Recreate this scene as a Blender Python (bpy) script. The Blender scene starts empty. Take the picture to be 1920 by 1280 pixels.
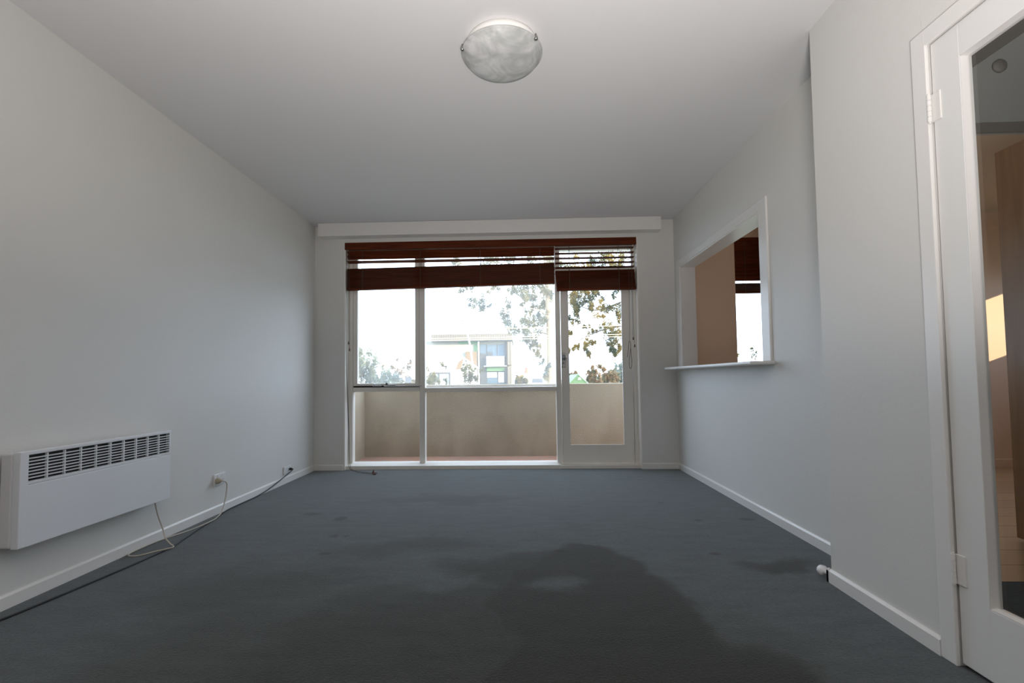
import bpy, bmesh, math, random
from mathutils import Vector, Matrix, Quaternion

# ------------------------------------------------------------------ camera
scn = bpy.context.scene
COL = scn.collection
F, PITCH, YAW, ROLL, EYE = 900.0, .0458, .0317, -.0111, .9099
fw = Vector((-math.sin(YAW)*math.cos(PITCH), math.cos(YAW)*math.cos(PITCH), math.sin(PITCH)))
ri = Vector((math.cos(YAW), math.sin(YAW), 0)); up = ri.cross(fw)
r2 = ri*math.cos(ROLL) + up*math.sin(ROLL); u2 = -ri*math.sin(ROLL) + up*math.cos(ROLL)
cd = bpy.data.cameras.new('camera'); cam = bpy.data.objects.new('camera', cd); COL.objects.link(cam)
cam.matrix_world = Matrix(((r2.x, u2.x, -fw.x, 0), (r2.y, u2.y, -fw.y, 0), (r2.z, u2.z, -fw.z, EYE), (0, 0, 0, 1)))
cd.sensor_width = 36; cd.lens = 36*F/1920; cd.shift_x = 14.3/1920; cd.shift_y = 28.0/1920
cd.clip_start = .02; cd.clip_end = 500
scn.camera = cam

# ------------------------------------------------------------------ world, sun, lights, exposure
w = bpy.data.worlds.new('sky'); scn.world = w; w.use_nodes = True
bg = w.node_tree.nodes['Background']
bg.inputs[0].default_value = (.73, .89, 1.11, 1); bg.inputs[1].default_value = 4.7
sd = bpy.data.lights.new('sun', 'SUN'); sun = bpy.data.objects.new('sun', sd); COL.objects.link(sun)
sun.rotation_mode = 'QUATERNION'; sun.rotation_quaternion = Vector((-.75, .6, -.27)).to_track_quat('-Z', 'Y')
sd.energy = 6.5; sd.color = (1, .76, .48); sd.angle = math.radians(.6)
def area(name, loc, aim, sx, sy, watts, colr):
    ld = bpy.data.lights.new(name, 'AREA'); ld.shape = 'RECTANGLE'; ld.size = sx; ld.size_y = sy
    ld.energy = watts; ld.color = colr
    o = bpy.data.objects.new(name, ld); COL.objects.link(o); o.location = loc
    o.rotation_mode = 'QUATERNION'; o.rotation_quaternion = Vector(aim).to_track_quat('-Z', 'Y')
    return o
fl = area('flash_head', (.05, -.30, .60), (.03, .50, 1), .4, .4, 58, (1, .95, .93)); fl.data.spread = 2.1
area('rear_fill_lamp', (-.2, -2.2, 1.5), (0, 1, 0), 2.0, 1.3, 1.5, (1, .95, .92))  # added unseen fill lamp; the rear wall is solid, without a window
scn.view_settings.view_transform = 'Standard'; scn.view_settings.look = 'None'
scn.view_settings.gamma = 1; scn.view_settings.use_curve_mapping = False
scn.view_settings.exposure = 0.0
scn.cycles.use_denoising = True
scn.cycles.max_bounces = 12; scn.cycles.diffuse_bounces = 6; scn.cycles.transparent_max_bounces = 24
scn.cycles.sample_clamp_indirect = 8

# ------------------------------------------------------------------ materials
MATS = {}
def base(name):
    m = bpy.data.materials.new(name); m.use_nodes = True; MATS[name] = m
    nt = m.node_tree; b = nt.nodes['Principled BSDF']
    return m, nt, b
def N(nt, t, **kw):
    n = nt.nodes.new(t)
    for k, v in kw.items():
        if k.startswith('i_'): n.inputs[int(k[2:])].default_value = v
        else: setattr(n, k, v)
    return n
def coords(nt, obj=False, scale=(1, 1, 1), rot=(0, 0, 0)):
    tc = N(nt, 'ShaderNodeTexCoord'); mp = N(nt, 'ShaderNodeMapping')
    mp.inputs['Scale'].default_value = scale; mp.inputs['Rotation'].default_value = rot
    nt.links.new(tc.outputs['Object'], mp.inputs['Vector']); return mp.outputs['Vector']
def paint(name, col, rough=.5, noise=.03, nscale=3.0, bump=.02, bscale=120.0, spec=.5, metal=0.0, stretch=(1, 1, 1)):
    """solid colour broken up by soft procedural mottling and a fine bump"""
    m, nt, b = base(name)
    v = coords(nt, scale=stretch)
    n1 = N(nt, 'ShaderNodeTexNoise'); n1.inputs['Scale'].default_value = nscale; n1.inputs['Detail'].default_value = 5
    nt.links.new(v, n1.inputs['Vector'])
    mx = N(nt, 'ShaderNodeMix', data_type='RGBA')
    c1 = [max(0, c*(1-noise)) for c in col]; c2 = [min(1, c*(1+noise)) for c in col]
    mx.inputs[6].default_value = (*c1, 1); mx.inputs[7].default_value = (*c2, 1)
    nt.links.new(n1.outputs['Fac'], mx.inputs[0]); nt.links.new(mx.outputs[2], b.inputs['Base Color'])
    b.inputs['Roughness'].default_value = rough; b.inputs['Metallic'].default_value = metal
    b.inputs['Specular IOR Level'].default_value = spec
    if bump:
        n2 = N(nt, 'ShaderNodeTexNoise'); n2.inputs['Scale'].default_value = bscale; nt.links.new(v, n2.inputs['Vector'])
        bp = N(nt, 'ShaderNodeBump'); bp.inputs['Strength'].default_value = bump; bp.inputs['Distance'].default_value = .01
        nt.links.new(n2.outputs['Fac'], bp.inputs['Height']); nt.links.new(bp.outputs['Normal'], b.inputs['Normal'])
    return m
WALL = paint('wall_paint', (.69, .68, .65), .55, .015, 1.5, .05, 60)
CEIL = paint('ceiling_paint', (.69, .685, .685), .8, .012, 1.2, .03, 80, .2)
TRIM = paint('trim_enamel', (.76, .745, .72), .28, .015, 2, .02, 30)
FRAME = paint('window_enamel', (.80, .765, .705), .35, .03, 6, .05, 40)
LEAF_DOOR = paint('door_enamel', (.74, .735, .71), .3, .015, 2, .02, 25)
KWALL = paint('kitchen_paint', (.80, .61, .46), .6, .02, 1.5, .03, 60)
KCEIL = paint('kitchen_ceiling_paint', (.66, .56, .42), .7, .02, 1.5, .02, 60)
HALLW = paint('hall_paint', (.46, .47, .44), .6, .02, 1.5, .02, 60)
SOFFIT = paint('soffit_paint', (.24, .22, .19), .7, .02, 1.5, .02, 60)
HEATER = paint('heater_enamel', (.74, .76, .79), .4, .01, 4, .0, 60)
HEATER_SIDE = paint('heater_plastic', (.66, .655, .67), .5, .01, 4, .0, 60)
DARK = paint('dark_slot', (.018, .018, .02), .7, .1, 20, 0)
BLACK = paint('black_rubber', (.018, .018, .02), .5, .1, 20, 0)
PLATE = paint('socket_plastic', (.72, .715, .71), .3, .01, 5, 0)
SWITCH = paint('switch_plastic', (.85, .85, .88), .25, .01, 5, 0)
BEIGE = paint('beige_flex', (.55, .50, .42), .45, .04, 20, 0)
BEIGE_PLUG = paint('beige_plug_plastic', (.46, .40, .30), .45, .04, 20, 0)
BRASSY = paint('nickel_clip', (.30, .31, .29), .28, .05, 20, 0, metal=.9)
CHROME = paint('worn_chrome', (.36, .36, .37), .30, .05, 20, 0, metal=.75)
PAN = paint('light_pan_enamel', (.78, .77, .74), .4, .01, 5, 0)
RENDER = None
CORD = paint('brown_cord', (.09, .07, .055), .8, .1, 60, 0)
TASSEL = paint('tassel_wood', (.10, .035, .022), .4, .2, 60, 0)
WHITEPL = paint('white_plastic', (.80, .80, .82), .35, .01, 8, 0)
ALU = paint('pale_latch_metal', (.62, .62, .63), .35, .05, 20, 0, metal=.4)

def mat_wood(name, c1, c2, rough=.35, axis=0, sc=1.0):
    m, nt, b = base(name)
    s = [14*sc, 14*sc, 14*sc]; s[axis] = .9*sc
    v = coords(nt, scale=s)
    n1 = N(nt, 'ShaderNodeTexNoise'); n1.inputs['Scale'].default_value = 3; n1.inputs['Detail'].default_value = 8
    n1.inputs['Distortion'].default_value = .6
    nt.links.new(v, n1.inputs['Vector'])
    cr = N(nt, 'ShaderNodeValToRGB'); cr.color_ramp.elements[0].color = (*c1, 1); cr.color_ramp.elements[1].color = (*c2, 1)
    cr.color_ramp.elements[0].position = .3; cr.color_ramp.elements[1].position = .7
    nt.links.new(n1.outputs['Fac'], cr.inputs[0]); nt.links.new(cr.outputs[0], b.inputs['Base Color'])
    b.inputs['Roughness'].default_value = rough
    bp = N(nt, 'ShaderNodeBump'); bp.inputs['Strength'].default_value = .08; bp.inputs['Distance'].default_value = .002
    nt.links.new(n1.outputs['Fac'], bp.inputs['Height']); nt.links.new(bp.outputs['Normal'], b.inputs['Normal'])
    return m
BLINDW = mat_wood('stained_blind_timber', (.065, .014, .005), (.135, .030, .010), .45)
BLINDW.node_tree.nodes['Principled BSDF'].inputs['Specular IOR Level'].default_value = .1; BLINDW.node_tree.nodes['Principled BSDF'].inputs['Roughness'].default_value = .6
PANTRYW = mat_wood('brown_laminate', (.38, .20, .085), (.50, .275, .12), .4, axis=2, sc=.6)

# worn carpet: pile noise, broad flattened patches, small stains
def mat_carpet():
    m, nt, b = base('worn_carpet'); L = nt.links
    v = coords(nt)
    def math_(op, a, bb=None, clamp=False):
        n = N(nt, 'ShaderNodeMath', operation=op, use_clamp=clamp)
        for i, x in enumerate((a, bb)):
            if x is None: continue
            if isinstance(x, (int, float)): n.inputs[i].default_value = x
            else: L.new(x, n.inputs[i])
        return n.outputs[0]
    # warp
    nw = N(nt, 'ShaderNodeTexNoise'); nw.inputs['Scale'].default_value = 3.4; nw.inputs['Detail'].default_value = 4; L.new(v, nw.inputs['Vector'])
    vm = N(nt, 'ShaderNodeVectorMath', operation='MULTIPLY_ADD'); vm.inputs[1].default_value = (.42, .42, 0); L.new(nw.outputs['Color'], vm.inputs[0]); L.new(v, vm.inputs[2])
    sub = N(nt, 'ShaderNodeVectorMath', operation='SUBTRACT'); sub.inputs[1].default_value = (.21, .21, 0); L.new(vm.outputs[0], sub.inputs[0])
    wv = sub.outputs[0]
    def blob(cx, cy, rx, ry, soft, rot=0.0, src=None):
        mp = N(nt, 'ShaderNodeMapping', vector_type='TEXTURE')
        mp.inputs['Location'].default_value = (cx, cy, 0); mp.inputs['Rotation'].default_value = (0, 0, rot); mp.inputs['Scale'].default_value = (rx, ry, 1)
        L.new(src or wv, mp.inputs['Vector'])
        ln = N(nt, 'ShaderNodeVectorMath', operation='LENGTH'); L.new(mp.outputs[0], ln.inputs[0])
        mr = N(nt, 'ShaderNodeMapRange', interpolation_type='SMOOTHSTEP')
        mr.inputs['From Min'].default_value = 1-soft; mr.inputs['From Max'].default_value = 1+soft
        mr.inputs['To Min'].default_value = 1; mr.inputs['To Max'].default_value = 0
        L.new(ln.outputs['Value'], mr.inputs['Value']); return mr.outputs[0]
    dark = None
    for a in ((.34, 2.42, .26, .23, .16, .1), (-.02, 2.34, .34, .20, .35, .1), (.30, 1.95, .40, .56, .14, .22), (.36, 1.35, .54, .62, .14, .3), (-.15, 1.5, .95, .72, .40, 0), (-.62, 2.62, .42, .12, .6, .15),
              (-1.15, 2.15, .45, .22, .6, .3), (-.95, 1.35, .38, .75, .55, .3), (-.5, 1.9, .30, .18, .6, .4), (-.55, 3.66, .55, .10, .45, .06), (1.25, 2.42, .16, .10, .5, 0)):
        bb = blob(*a); bb = math_('MULTIPLY', bb, {(-.55): .45, (-.02): .8, (-.15): .75}.get(a[0], .5 if a[0] < -.4 else 1.0))
        dark = bb if dark is None else math_('MAXIMUM', dark, bb)
    light = blob(.14, 2.15, .13, .08, .5)
    light2 = blob(-.42, 2.2, .18, .12, .6)
    spots = None
    for a in ((-1.19, 3.17, .042, .05, .3), (-1.43, 3.28, .06, .03, .5), (-1.1, 2.82, .03, .025, .4), (-1.03, 2.82, .02, .015, .4), (-1.04, 2.54, .03, .02, .4),
              (1.01, 3.55, .02, .02, .4), (1.12, 3.12, .025, .02, .4), (1.43, 3.14, .05, .03, .5), (.99, 2.54, .03, .02, .4), (.2, 2.58, .035, .018, .4)):
        bb = blob(*a, src=v); spots = bb if spots is None else math_('MAXIMUM', spots, bb)
    d = math_('SUBTRACT', dark, math_('MULTIPLY', light, .9), True)
    d = math_('SUBTRACT', d, math_('MULTIPLY', light2, .35), True)
    # pile noise at two scales
    n1 = N(nt, 'ShaderNodeTexNoise'); n1.inputs['Scale'].default_value = 130; n1.inputs['Detail'].default_value = 4; L.new(v, n1.inputs['Vector'])
    v2 = coords(nt, scale=(3.0, 9.0, 1)); n2 = N(nt, 'ShaderNodeTexNoise'); n2.inputs['Scale'].default_value = 1.6; n2.inputs['Detail'].default_value = 7; n2.inputs['Roughness'].default_value = .6; L.new(v2, n2.inputs['Vector'])
    n3 = N(nt, 'ShaderNodeTexNoise'); n3.inputs['Scale'].default_value = 45; n3.inputs['Detail'].default_value = 4; L.new(v, n3.inputs['Vector'])
    val = math_('ADD', math_('ADD', math_('MULTIPLY', n1.outputs['Fac'], .85), math_('MULTIPLY', n2.outputs['Fac'], .80)), math_('MULTIPLY', n3.outputs['Fac'], .45))
    val = math_('ADD', val, -.06)
    val = math_('MULTIPLY', val, math_('SUBTRACT', 1.0, math_('MULTIPLY', d, .56)))
    val = math_('MULTIPLY', val, math_('SUBTRACT', 1.0, math_('MULTIPLY', spots, .5)))
    c = N(nt, 'ShaderNodeMix', data_type='RGBA', blend_type='MIX')
    c.inputs[6].default_value = (.073, .083, .084, 1); c.inputs[7].default_value = (.063, .066, .057, 1)
    L.new(d, c.inputs[0])
    sc = N(nt, 'ShaderNodeVectorMath', operation='SCALE'); L.new(c.outputs[2], sc.inputs[0]); L.new(val, sc.inputs['Scale'])
    L.new(sc.outputs[0], b.inputs['Base Color'])
    b.inputs['Roughness'].default_value = .95; b.inputs['Specular IOR Level'].default_value = .15
    b.inputs['Sheen Weight'].default_value = .32; b.inputs['Sheen Roughness'].default_value = .4
    bp = N(nt, 'ShaderNodeBump'); bp.inputs['Strength'].default_value = .5; bp.inputs['Distance'].default_value = .004
    L.new(n1.outputs['Fac'], bp.inputs['Height']); L.new(bp.outputs['Normal'], b.inputs['Normal'])
    return m
CARPET = mat_carpet()

def mat_render():
    m, nt, b = base('textured_render'); L = nt.links
    v = coords(nt)
    n1 = N(nt, 'ShaderNodeTexNoise'); n1.inputs['Scale'].default_value = 2.2; n1.inputs['Detail'].default_value = 6; L.new(v, n1.inputs['Vector'])
    cr = N(nt, 'ShaderNodeValToRGB'); e = cr.color_ramp.elements
    e[0].position = .3; e[0].color = (.37, .30, .205, 1); e[1].position = .72; e[1].color = (.46, .385, .28, 1)
    L.new(n1.outputs['Fac'], cr.inputs[0])
    # mould speckle stains, plus noise-broken painted shade deepening towards the floor
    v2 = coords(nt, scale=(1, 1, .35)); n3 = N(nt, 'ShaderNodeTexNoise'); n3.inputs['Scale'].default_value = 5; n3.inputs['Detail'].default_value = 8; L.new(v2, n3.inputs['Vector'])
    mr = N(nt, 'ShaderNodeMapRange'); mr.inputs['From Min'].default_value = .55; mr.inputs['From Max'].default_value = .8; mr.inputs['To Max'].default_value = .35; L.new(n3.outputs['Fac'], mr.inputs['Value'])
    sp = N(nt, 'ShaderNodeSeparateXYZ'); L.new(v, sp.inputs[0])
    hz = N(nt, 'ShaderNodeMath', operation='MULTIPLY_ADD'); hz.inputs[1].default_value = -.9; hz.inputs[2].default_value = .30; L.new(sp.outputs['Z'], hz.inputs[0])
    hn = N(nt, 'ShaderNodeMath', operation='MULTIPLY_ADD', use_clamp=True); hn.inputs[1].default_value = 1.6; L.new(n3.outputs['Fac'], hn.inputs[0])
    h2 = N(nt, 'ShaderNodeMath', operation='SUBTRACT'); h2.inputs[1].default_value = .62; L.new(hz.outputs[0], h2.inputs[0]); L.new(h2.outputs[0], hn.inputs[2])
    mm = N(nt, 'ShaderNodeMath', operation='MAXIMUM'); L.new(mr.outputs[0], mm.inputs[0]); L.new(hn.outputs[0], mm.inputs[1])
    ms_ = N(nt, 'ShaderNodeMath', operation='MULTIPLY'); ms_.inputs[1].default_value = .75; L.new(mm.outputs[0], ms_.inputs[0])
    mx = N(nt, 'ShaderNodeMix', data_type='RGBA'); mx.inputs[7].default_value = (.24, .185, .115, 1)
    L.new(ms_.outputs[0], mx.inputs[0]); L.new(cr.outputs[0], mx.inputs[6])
    L.new(mx.outputs[2], b.inputs['Base Color']); b.inputs['Roughness'].default_value = .9
    n2 = N(nt, 'ShaderNodeTexNoise'); n2.inputs['Scale'].default_value = 70; n2.inputs['Detail'].default_value = 4; L.new(v, n2.inputs['Vector'])
    bp = N(nt, 'ShaderNodeBump'); bp.inputs['Strength'].default_value = .5; bp.inputs['Distance'].default_value = .01
    L.new(n2.outputs['Fac'], bp.inputs['Height']); L.new(bp.outputs['Normal'], b.inputs['Normal'])
    return m
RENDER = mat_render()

def mat_tiles(name, c1, c2, mortar, scale, rot, bw=.5, rh=.25, off=.5, ms=.02, rough=.5):
    m, nt, b = base(name); L = nt.links
    v = coords(nt, rot=(0, 0, rot))
    br = N(nt, 'ShaderNodeTexBrick'); br.offset = off
    br.inputs['Color1'].default_value = (*c1, 1); br.inputs['Color2'].default_value = (*c2, 1); br.inputs['Mortar'].default_value = (*mortar, 1)
    br.inputs['Scale'].default_value = scale; br.inputs['Mortar Size'].default_value = ms
    br.inputs['Brick Width'].default_value = bw; br.inputs['Row Height'].default_value = rh
    L.new(v, br.inputs['Vector'])
    n = N(nt, 'ShaderNodeTexNoise'); n.inputs['Scale'].default_value = 12; n.inputs['Detail'].default_value = 6; L.new(v, n.inputs['Vector'])
    mx = N(nt, 'ShaderNodeMix', data_type='RGBA', blend_type='MULTIPLY'); mx.inputs[0].default_value = .5
    L.new(br.outputs['Color'], mx.inputs[6]); L.new(n.outputs['Color'], mx.inputs[7])
    L.new(br.outputs['Color'], b.inputs['Base Color']); b.inputs['Roughness'].default_value = rough
    return m
TERRA = mat_tiles('terracotta_tiles', (.50, .25, .17), (.40, .20, .14), (.34, .27, .21), 1.0, math.radians(45), .2, .2, 0, .012, .6)
PLANK = mat_tiles('timber_planks', (.62, .44, .26), (.48, .33, .19), (.14, .09, .05), 1.0, 0, 1.6, .20, .37, .003, .35)

def mat_alabaster():
    m, nt, b = base('alabaster_glass'); L = nt.links
    v = coords(nt, scale=(5, 5, 9))
    n = N(nt, 'ShaderNodeTexNoise'); n.inputs['Scale'].default_value = .9; n.inputs['Detail'].default_value = 3; n.inputs['Distortion'].default_value = 2.6
    L.new(v, n.inputs['Vector'])
    cr = N(nt, 'ShaderNodeValToRGB'); e = cr.color_ramp.elements
    e[0].position = .35; e[0].color = (.36, .37, .36, 1); e[1].position = .68; e[1].color = (.58, .585, .58, 1)
    L.new(n.outputs['Fac'], cr.inputs[0]); L.new(cr.outputs[0], b.inputs['Base Color'])
    b.inputs['Roughness'].default_value = .6; b.inputs['Specular IOR Level'].default_value = .3; b.inputs['Subsurface Weight'].default_value = .0
    return m
ALAB = mat_alabaster()

def mat_glass(name, haze=.0):
    m = bpy.data.materials.new(name); m.use_nodes = True; nt = m.node_tree; L = nt.links
    nt.nodes.remove(nt.nodes['Principled BSDF']); out = nt.nodes['Material Output']
    t = N(nt, 'ShaderNodeBsdfTransparent'); t.inputs[0].default_value = (.97, .98, .975, 1)
    g = N(nt, 'ShaderNodeBsdfGlossy'); g.inputs['Roughness'].default_value = .02
    lw = N(nt, 'ShaderNodeLayerWeight'); lw.inputs[0].default_value = .5
    pw = N(nt, 'ShaderNodeMath', operation='POWER'); pw.inputs[1].default_value = 4.5; L.new(lw.outputs['Facing'], pw.inputs[0])
    fr = N(nt, 'ShaderNodeMath', operation='MULTIPLY_ADD'); fr.inputs[1].default_value = .9; fr.inputs[2].default_value = .05; L.new(pw.outputs[0], fr.inputs[0])
    mx = N(nt, 'ShaderNodeMixShader'); L.new(fr.outputs[0], mx.inputs[0]); L.new(t.outputs[0], mx.inputs[1]); L.new(g.outputs[0], mx.inputs[2])
    last = mx.outputs[0]
    if haze:   # dust film on the outside of the pane
        tl = N(nt, 'ShaderNodeBsdfTranslucent'); tl.inputs[0].default_value = (.92, .88, .80, 1)
        v = coords(nt); n = N(nt, 'ShaderNodeTexNoise'); n.inputs['Scale'].default_value = 2.5; n.inputs['Detail'].default_value = 6; L.new(v, n.inputs['Vector'])
        mr = N(nt, 'ShaderNodeMapRange'); mr.inputs['From Min'].default_value = .3; mr.inputs['From Max'].default_value = .7
        mr.inputs['To Min'].default_value = haze*.7; mr.inputs['To Max'].default_value = haze*1.2; L.new(n.outputs['Fac'], mr.inputs['Value'])
        m2 = N(nt, 'ShaderNodeMixShader'); L.new(mr.outputs[0], m2.inputs[0]); L.new(last, m2.inputs[1]); L.new(tl.outputs[0], m2.inputs[2]); last = m2.outputs[0]
    L.new(last, out.inputs['Surface']); return m
GLASS = mat_glass('clear_glass'); DUSTY = mat_glass('dusty_glass', .17); SLIGHT = mat_glass('slightly_dusty_glass', .03)

def mat_leaf(name, c1, c2, trans=.5):
    m = bpy.data.materials.new(name); m.use_nodes = True; nt = m.node_tree; L = nt.links
    nt.nodes.remove(nt.nodes['Principled BSDF']); out = nt.nodes['Material Output']
    v = coords(nt); n = N(nt, 'ShaderNodeTexNoise'); n.inputs['Scale'].default_value = 1.4; n.inputs['Detail'].default_value = 6; L.new(v, n.inputs['Vector'])
    cr = N(nt, 'ShaderNodeValToRGB'); cr.color_ramp.elements[0].color = (*c1, 1); cr.color_ramp.elements[1].color = (*c2, 1)
    cr.color_ramp.elements[0].position = .38; cr.color_ramp.elements[1].position = .62; L.new(n.outputs['Fac'], cr.inputs[0])
    d = N(nt, 'ShaderNodeBsdfDiffuse'); t = N(nt, 'ShaderNodeBsdfTranslucent'); L.new(cr.outputs[0], d.inputs[0]); L.new(cr.outputs[0], t.inputs[0])
    mx = N(nt, 'ShaderNodeMixShader'); mx.inputs[0].default_value = trans; L.new(d.outputs[0], mx.inputs[1]); L.new(t.outputs[0], mx.inputs[2])
    L.new(mx.outputs[0], out.inputs['Surface']); return m
LEAF_GUM = mat_leaf('gum_leaves', (.13, .17, .18), (.33, .29, .17))
LEAF_GOLD = mat_leaf('golden_leaves', (.07, .09, .055), (.36, .26, .07))
LEAF_BLUE = mat_leaf('bluish_leaves', (.15, .20, .20), (.25, .27, .19))
LEAF_OLIVE = mat_leaf('olive_leaves', (.07, .09, .05), (.22, .19, .08))
LEAF_RUST = mat_leaf('rusty_leaves', (.13, .14, .09), (.36, .23, .13))
BARK = paint('pale_bark', (.55, .42, .30), .8, .25, 4, .2, 20, stretch=(3, 3, .6))
TWIG = paint('grey_twig', (.12, .10, .085), .8, .2, 10, 0)

# ------------------------------------------------------------------ mesh helpers
class MB:
    """collects simple solids and links them as ONE mesh object"""
    def __init__(s): s.v = []; s.f = []; s.m = []; s.k = 0
    def step(s):
        s.k += 1; return ((s.k-1) % 9)*.00013   # neighbouring solids never share an exact face plane
    def add(s, vs, fs, mi=0):
        o = len(s.v); s.v += [tuple(v) for v in vs]; s.f += [tuple(i+o for i in f) for f in fs]; s.m += [mi]*len(fs); return s
    def box(s, x0, x1, y0, y1, z0, z1, mi=0):
        x0, x1 = sorted((x0, x1)); y0, y1 = sorted((y0, y1)); z0, z1 = sorted((z0, z1))
        e = s.step(); x0 += e; x1 -= e; y0 += e; y1 -= e; z0 += e; z1 -= e
        return s.add([(x0, y0, z0), (x1, y0, z0), (x1, y1, z0), (x0, y1, z0), (x0, y0, z1), (x1, y0, z1), (x1, y1, z1), (x0, y1, z1)],
                     [(0, 3, 2, 1), (4, 5, 6, 7), (0, 1, 5, 4), (1, 2, 6, 5), (2, 3, 7, 6), (3, 0, 4, 7)], mi)
    def bbox(s, x0, x1, y0, y1, z0, z1, bev=.003, mi=0, seg=2):
        e = s.step(); x0 += e; x1 -= e; y0 += e; y1 -= e; z0 += e; z1 -= e
        bm = bmesh.new(); bmesh.ops.create_cube(bm, size=1)
        for v in bm.verts: v.co = Vector(((x0+x1)/2+v.co.x*(x1-x0), (y0+y1)/2+v.co.y*(y1-y0), (z0+z1)/2+v.co.z*(z1-z0)))
        bmesh.ops.bevel(bm, geom=bm.edges[:], offset=bev, segments=seg, affect='EDGES', profile=.5)
        bmesh.ops.recalc_face_normals(bm, faces=bm.faces[:])
        bm.verts.index_update(); s.add([v.co[:] for v in bm.verts], [[v.index for v in f.verts] for f in bm.faces], mi); bm.free(); return s
    def prism(s, pts, axis, a0, a1, mi=0):
        """pts: 2D polygon in the two other axes (ccw), extruded along axis"""
        def P(p, a):
            q = list(p); q.insert(axis, a); return tuple(q)
        n = len(pts); vs = [P(p, a0) for p in pts]+[P(p, a1) for p in pts]
        fs = [tuple(range(n))[::-1], tuple(range(n, 2*n))]+[(i, (i+1) % n, (i+1) % n+n, i+n) for i in range(n)]
        return s.add(vs, fs, mi)
    def tube(s, path, r, seg=8, mi=0, r_end=None):
        pts = [Vector(p) for p in path]; n = len(pts); rings = []; ref = Vector((0, 0, 1))
        for i, p in enumerate(pts):
            t = (pts[min(i+1, n-1)]-pts[max(i-1, 0)]).normalized()
            a = t.cross(ref)
            if a.length < .05: a = t.cross(Vector((1, 0, 0)))
            a.normalize(); b = t.cross(a).normalized()
            rr = r if r_end is None else r+(r_end-r)*i/(n-1)
            rings.append([p+a*rr*math.cos(2*math.pi*k/seg)+b*rr*math.sin(2*math.pi*k/seg) for k in range(seg)])
        vs = [v for q in rings for v in q]; fs = []
        for i in range(n-1):
            for k in range(seg): fs.append((i*seg+k, i*seg+(k+1) % seg, (i+1)*seg+(k+1) % seg, (i+1)*seg+k))
        fs.append(tuple(range(seg))[::-1]); fs.append(tuple(range((n-1)*seg, n*seg)))
        return s.add(vs, fs, mi)
    def lathe(s, prof, c=(0, 0, 0), axis=(0, 0, 1), seg=48, mi=0):
        ax = Vector(axis).normalized(); q = Vector((0, 0, 1)).rotation_difference(ax); c = Vector(c); vs = []; fs = []
        for r, z in prof:
            for k in range(seg):
                a = 2*math.pi*k/seg; vs.append(c+q @ Vector((r*math.cos(a), r*math.sin(a), z)))
        for i in range(len(prof)-1):
            for k in range(seg): fs.append((i*seg+k, i*seg+(k+1) % seg, (i+1)*seg+(k+1) % seg, (i+1)*seg+k))
        if prof[0][0] > 1e-4: fs.append(tuple(range(seg))[::-1])
        if prof[-1][0] > 1e-4: fs.append(tuple(range((len(prof)-1)*seg, len(prof)*seg)))
        return s.add(vs, fs, mi)
    def build(s, name, mats, parent=None, smooth=False, off=None):
        if not isinstance(mats, (list, tuple)): mats = [mats]
        me = bpy.data.meshes.new(name); vs = s.v
        if off is not None: vs = [(x-off[0], y-off[1], z-off[2]) for x, y, z in vs]
        me.from_pydata(vs, [], s.f); me.update()
        for m in mats: me.materials.append(m)
        for p, mi in zip(me.polygons, s.m): p.material_index = mi
        bm = bmesh.new(); bm.from_mesh(me); bmesh.ops.recalc_face_normals(bm, faces=bm.faces[:]); bm.to_mesh(me); bm.free()
        if smooth:
            for p in me.polygons: p.use_smooth = True
        o = bpy.data.objects.new(name, me); COL.objects.link(o)
        if off is not None: o.location = off
        if parent:
            o.parent = parent
            if off is None: o.location = -parent.location
            else: o.location = Vector(off)-parent.location
        return o
def tag(o, label=None, cat=None, group=None, kind=None):
    if label: o['label'] = label
    if cat: o['category'] = cat
    if group: o['group'] = group
    if kind: o['kind'] = kind
    return o
def thing(name, label, cat, loc, group=None, kind=None):
    o = bpy.data.objects.new(name, None); COL.objects.link(o); o.location = loc; o.empty_display_size = .05
    return tag(o, label, cat, group, kind)
def struct(name, mb, mat, parent=None, **k):
    o = mb.build(name, mat, parent, **k)
    if not parent: o['kind'] = 'structure'
    return o
def smooth_path(pts, n=8):
    P = [Vector(p) for p in pts]; out = []
    for i in range(len(P)-1):
        p0 = P[max(i-1, 0)]; p1 = P[i]; p2 = P[i+1]; p3 = P[min(i+2, len(P)-1)]
        for k in range(n):
            t = k/n
            out.append(.5*((2*p1)+(-p0+p2)*t+(2*p0-5*p1+4*p2-p3)*t*t+(-p0+3*p1-3*p2+p3)*t**3))
    out.append(P[-1]); return out

# ------------------------------------------------------------------ room shell
XL, XR, D, XF, YC, H = -2.10, 1.569, 4.846, 1.3586, 2.196, 2.5
BACK = -2.4; OUT = D+.22
WX0, WX1, WZ = -1.793, 1.207, 2.328          # window and door opening in the far wall
KX0, KX1, KZ0, KZ1 = 2.17, 3.1, .93, 2.30    # kitchen window
HY0, HY1, HZ0, HZ1 = 3.12, 4.66, 1.0, 1.975  # serving hatch
DY0, DY1, DZ = .775, 1.60, 2.0               # interior door opening
struct('floor', MB().box(XL-.1, 1.60, BACK-.1, D+.10, -.12, 0).box(1.60, 3.6, BACK-.1, 2.21, -.12, 0), CARPET)
struct('floor_kitchen', MB().box(1.60, 5.4, 2.21, D+.05, -.12, -.001), PLANK)
struct('ceiling', MB().box(XL-.1, XR+.13, BACK-.1, OUT, H, H+.25).box(XR+.13, 5.4, BACK-.1, 2.25, H, H+.25), CEIL)
struct('ceiling_kitchen', MB().box(XR+.13, 5.4, 2.25, OUT, H, H+.25), KCEIL)
struct('wall_left', MB().box(XL-.22, XL, BACK-.1, OUT, -.12, H), WALL)
struct('wall_back', MB().box(XL-.1, 5.4, BACK-.2, BACK, -.12, H), WALL)
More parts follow.
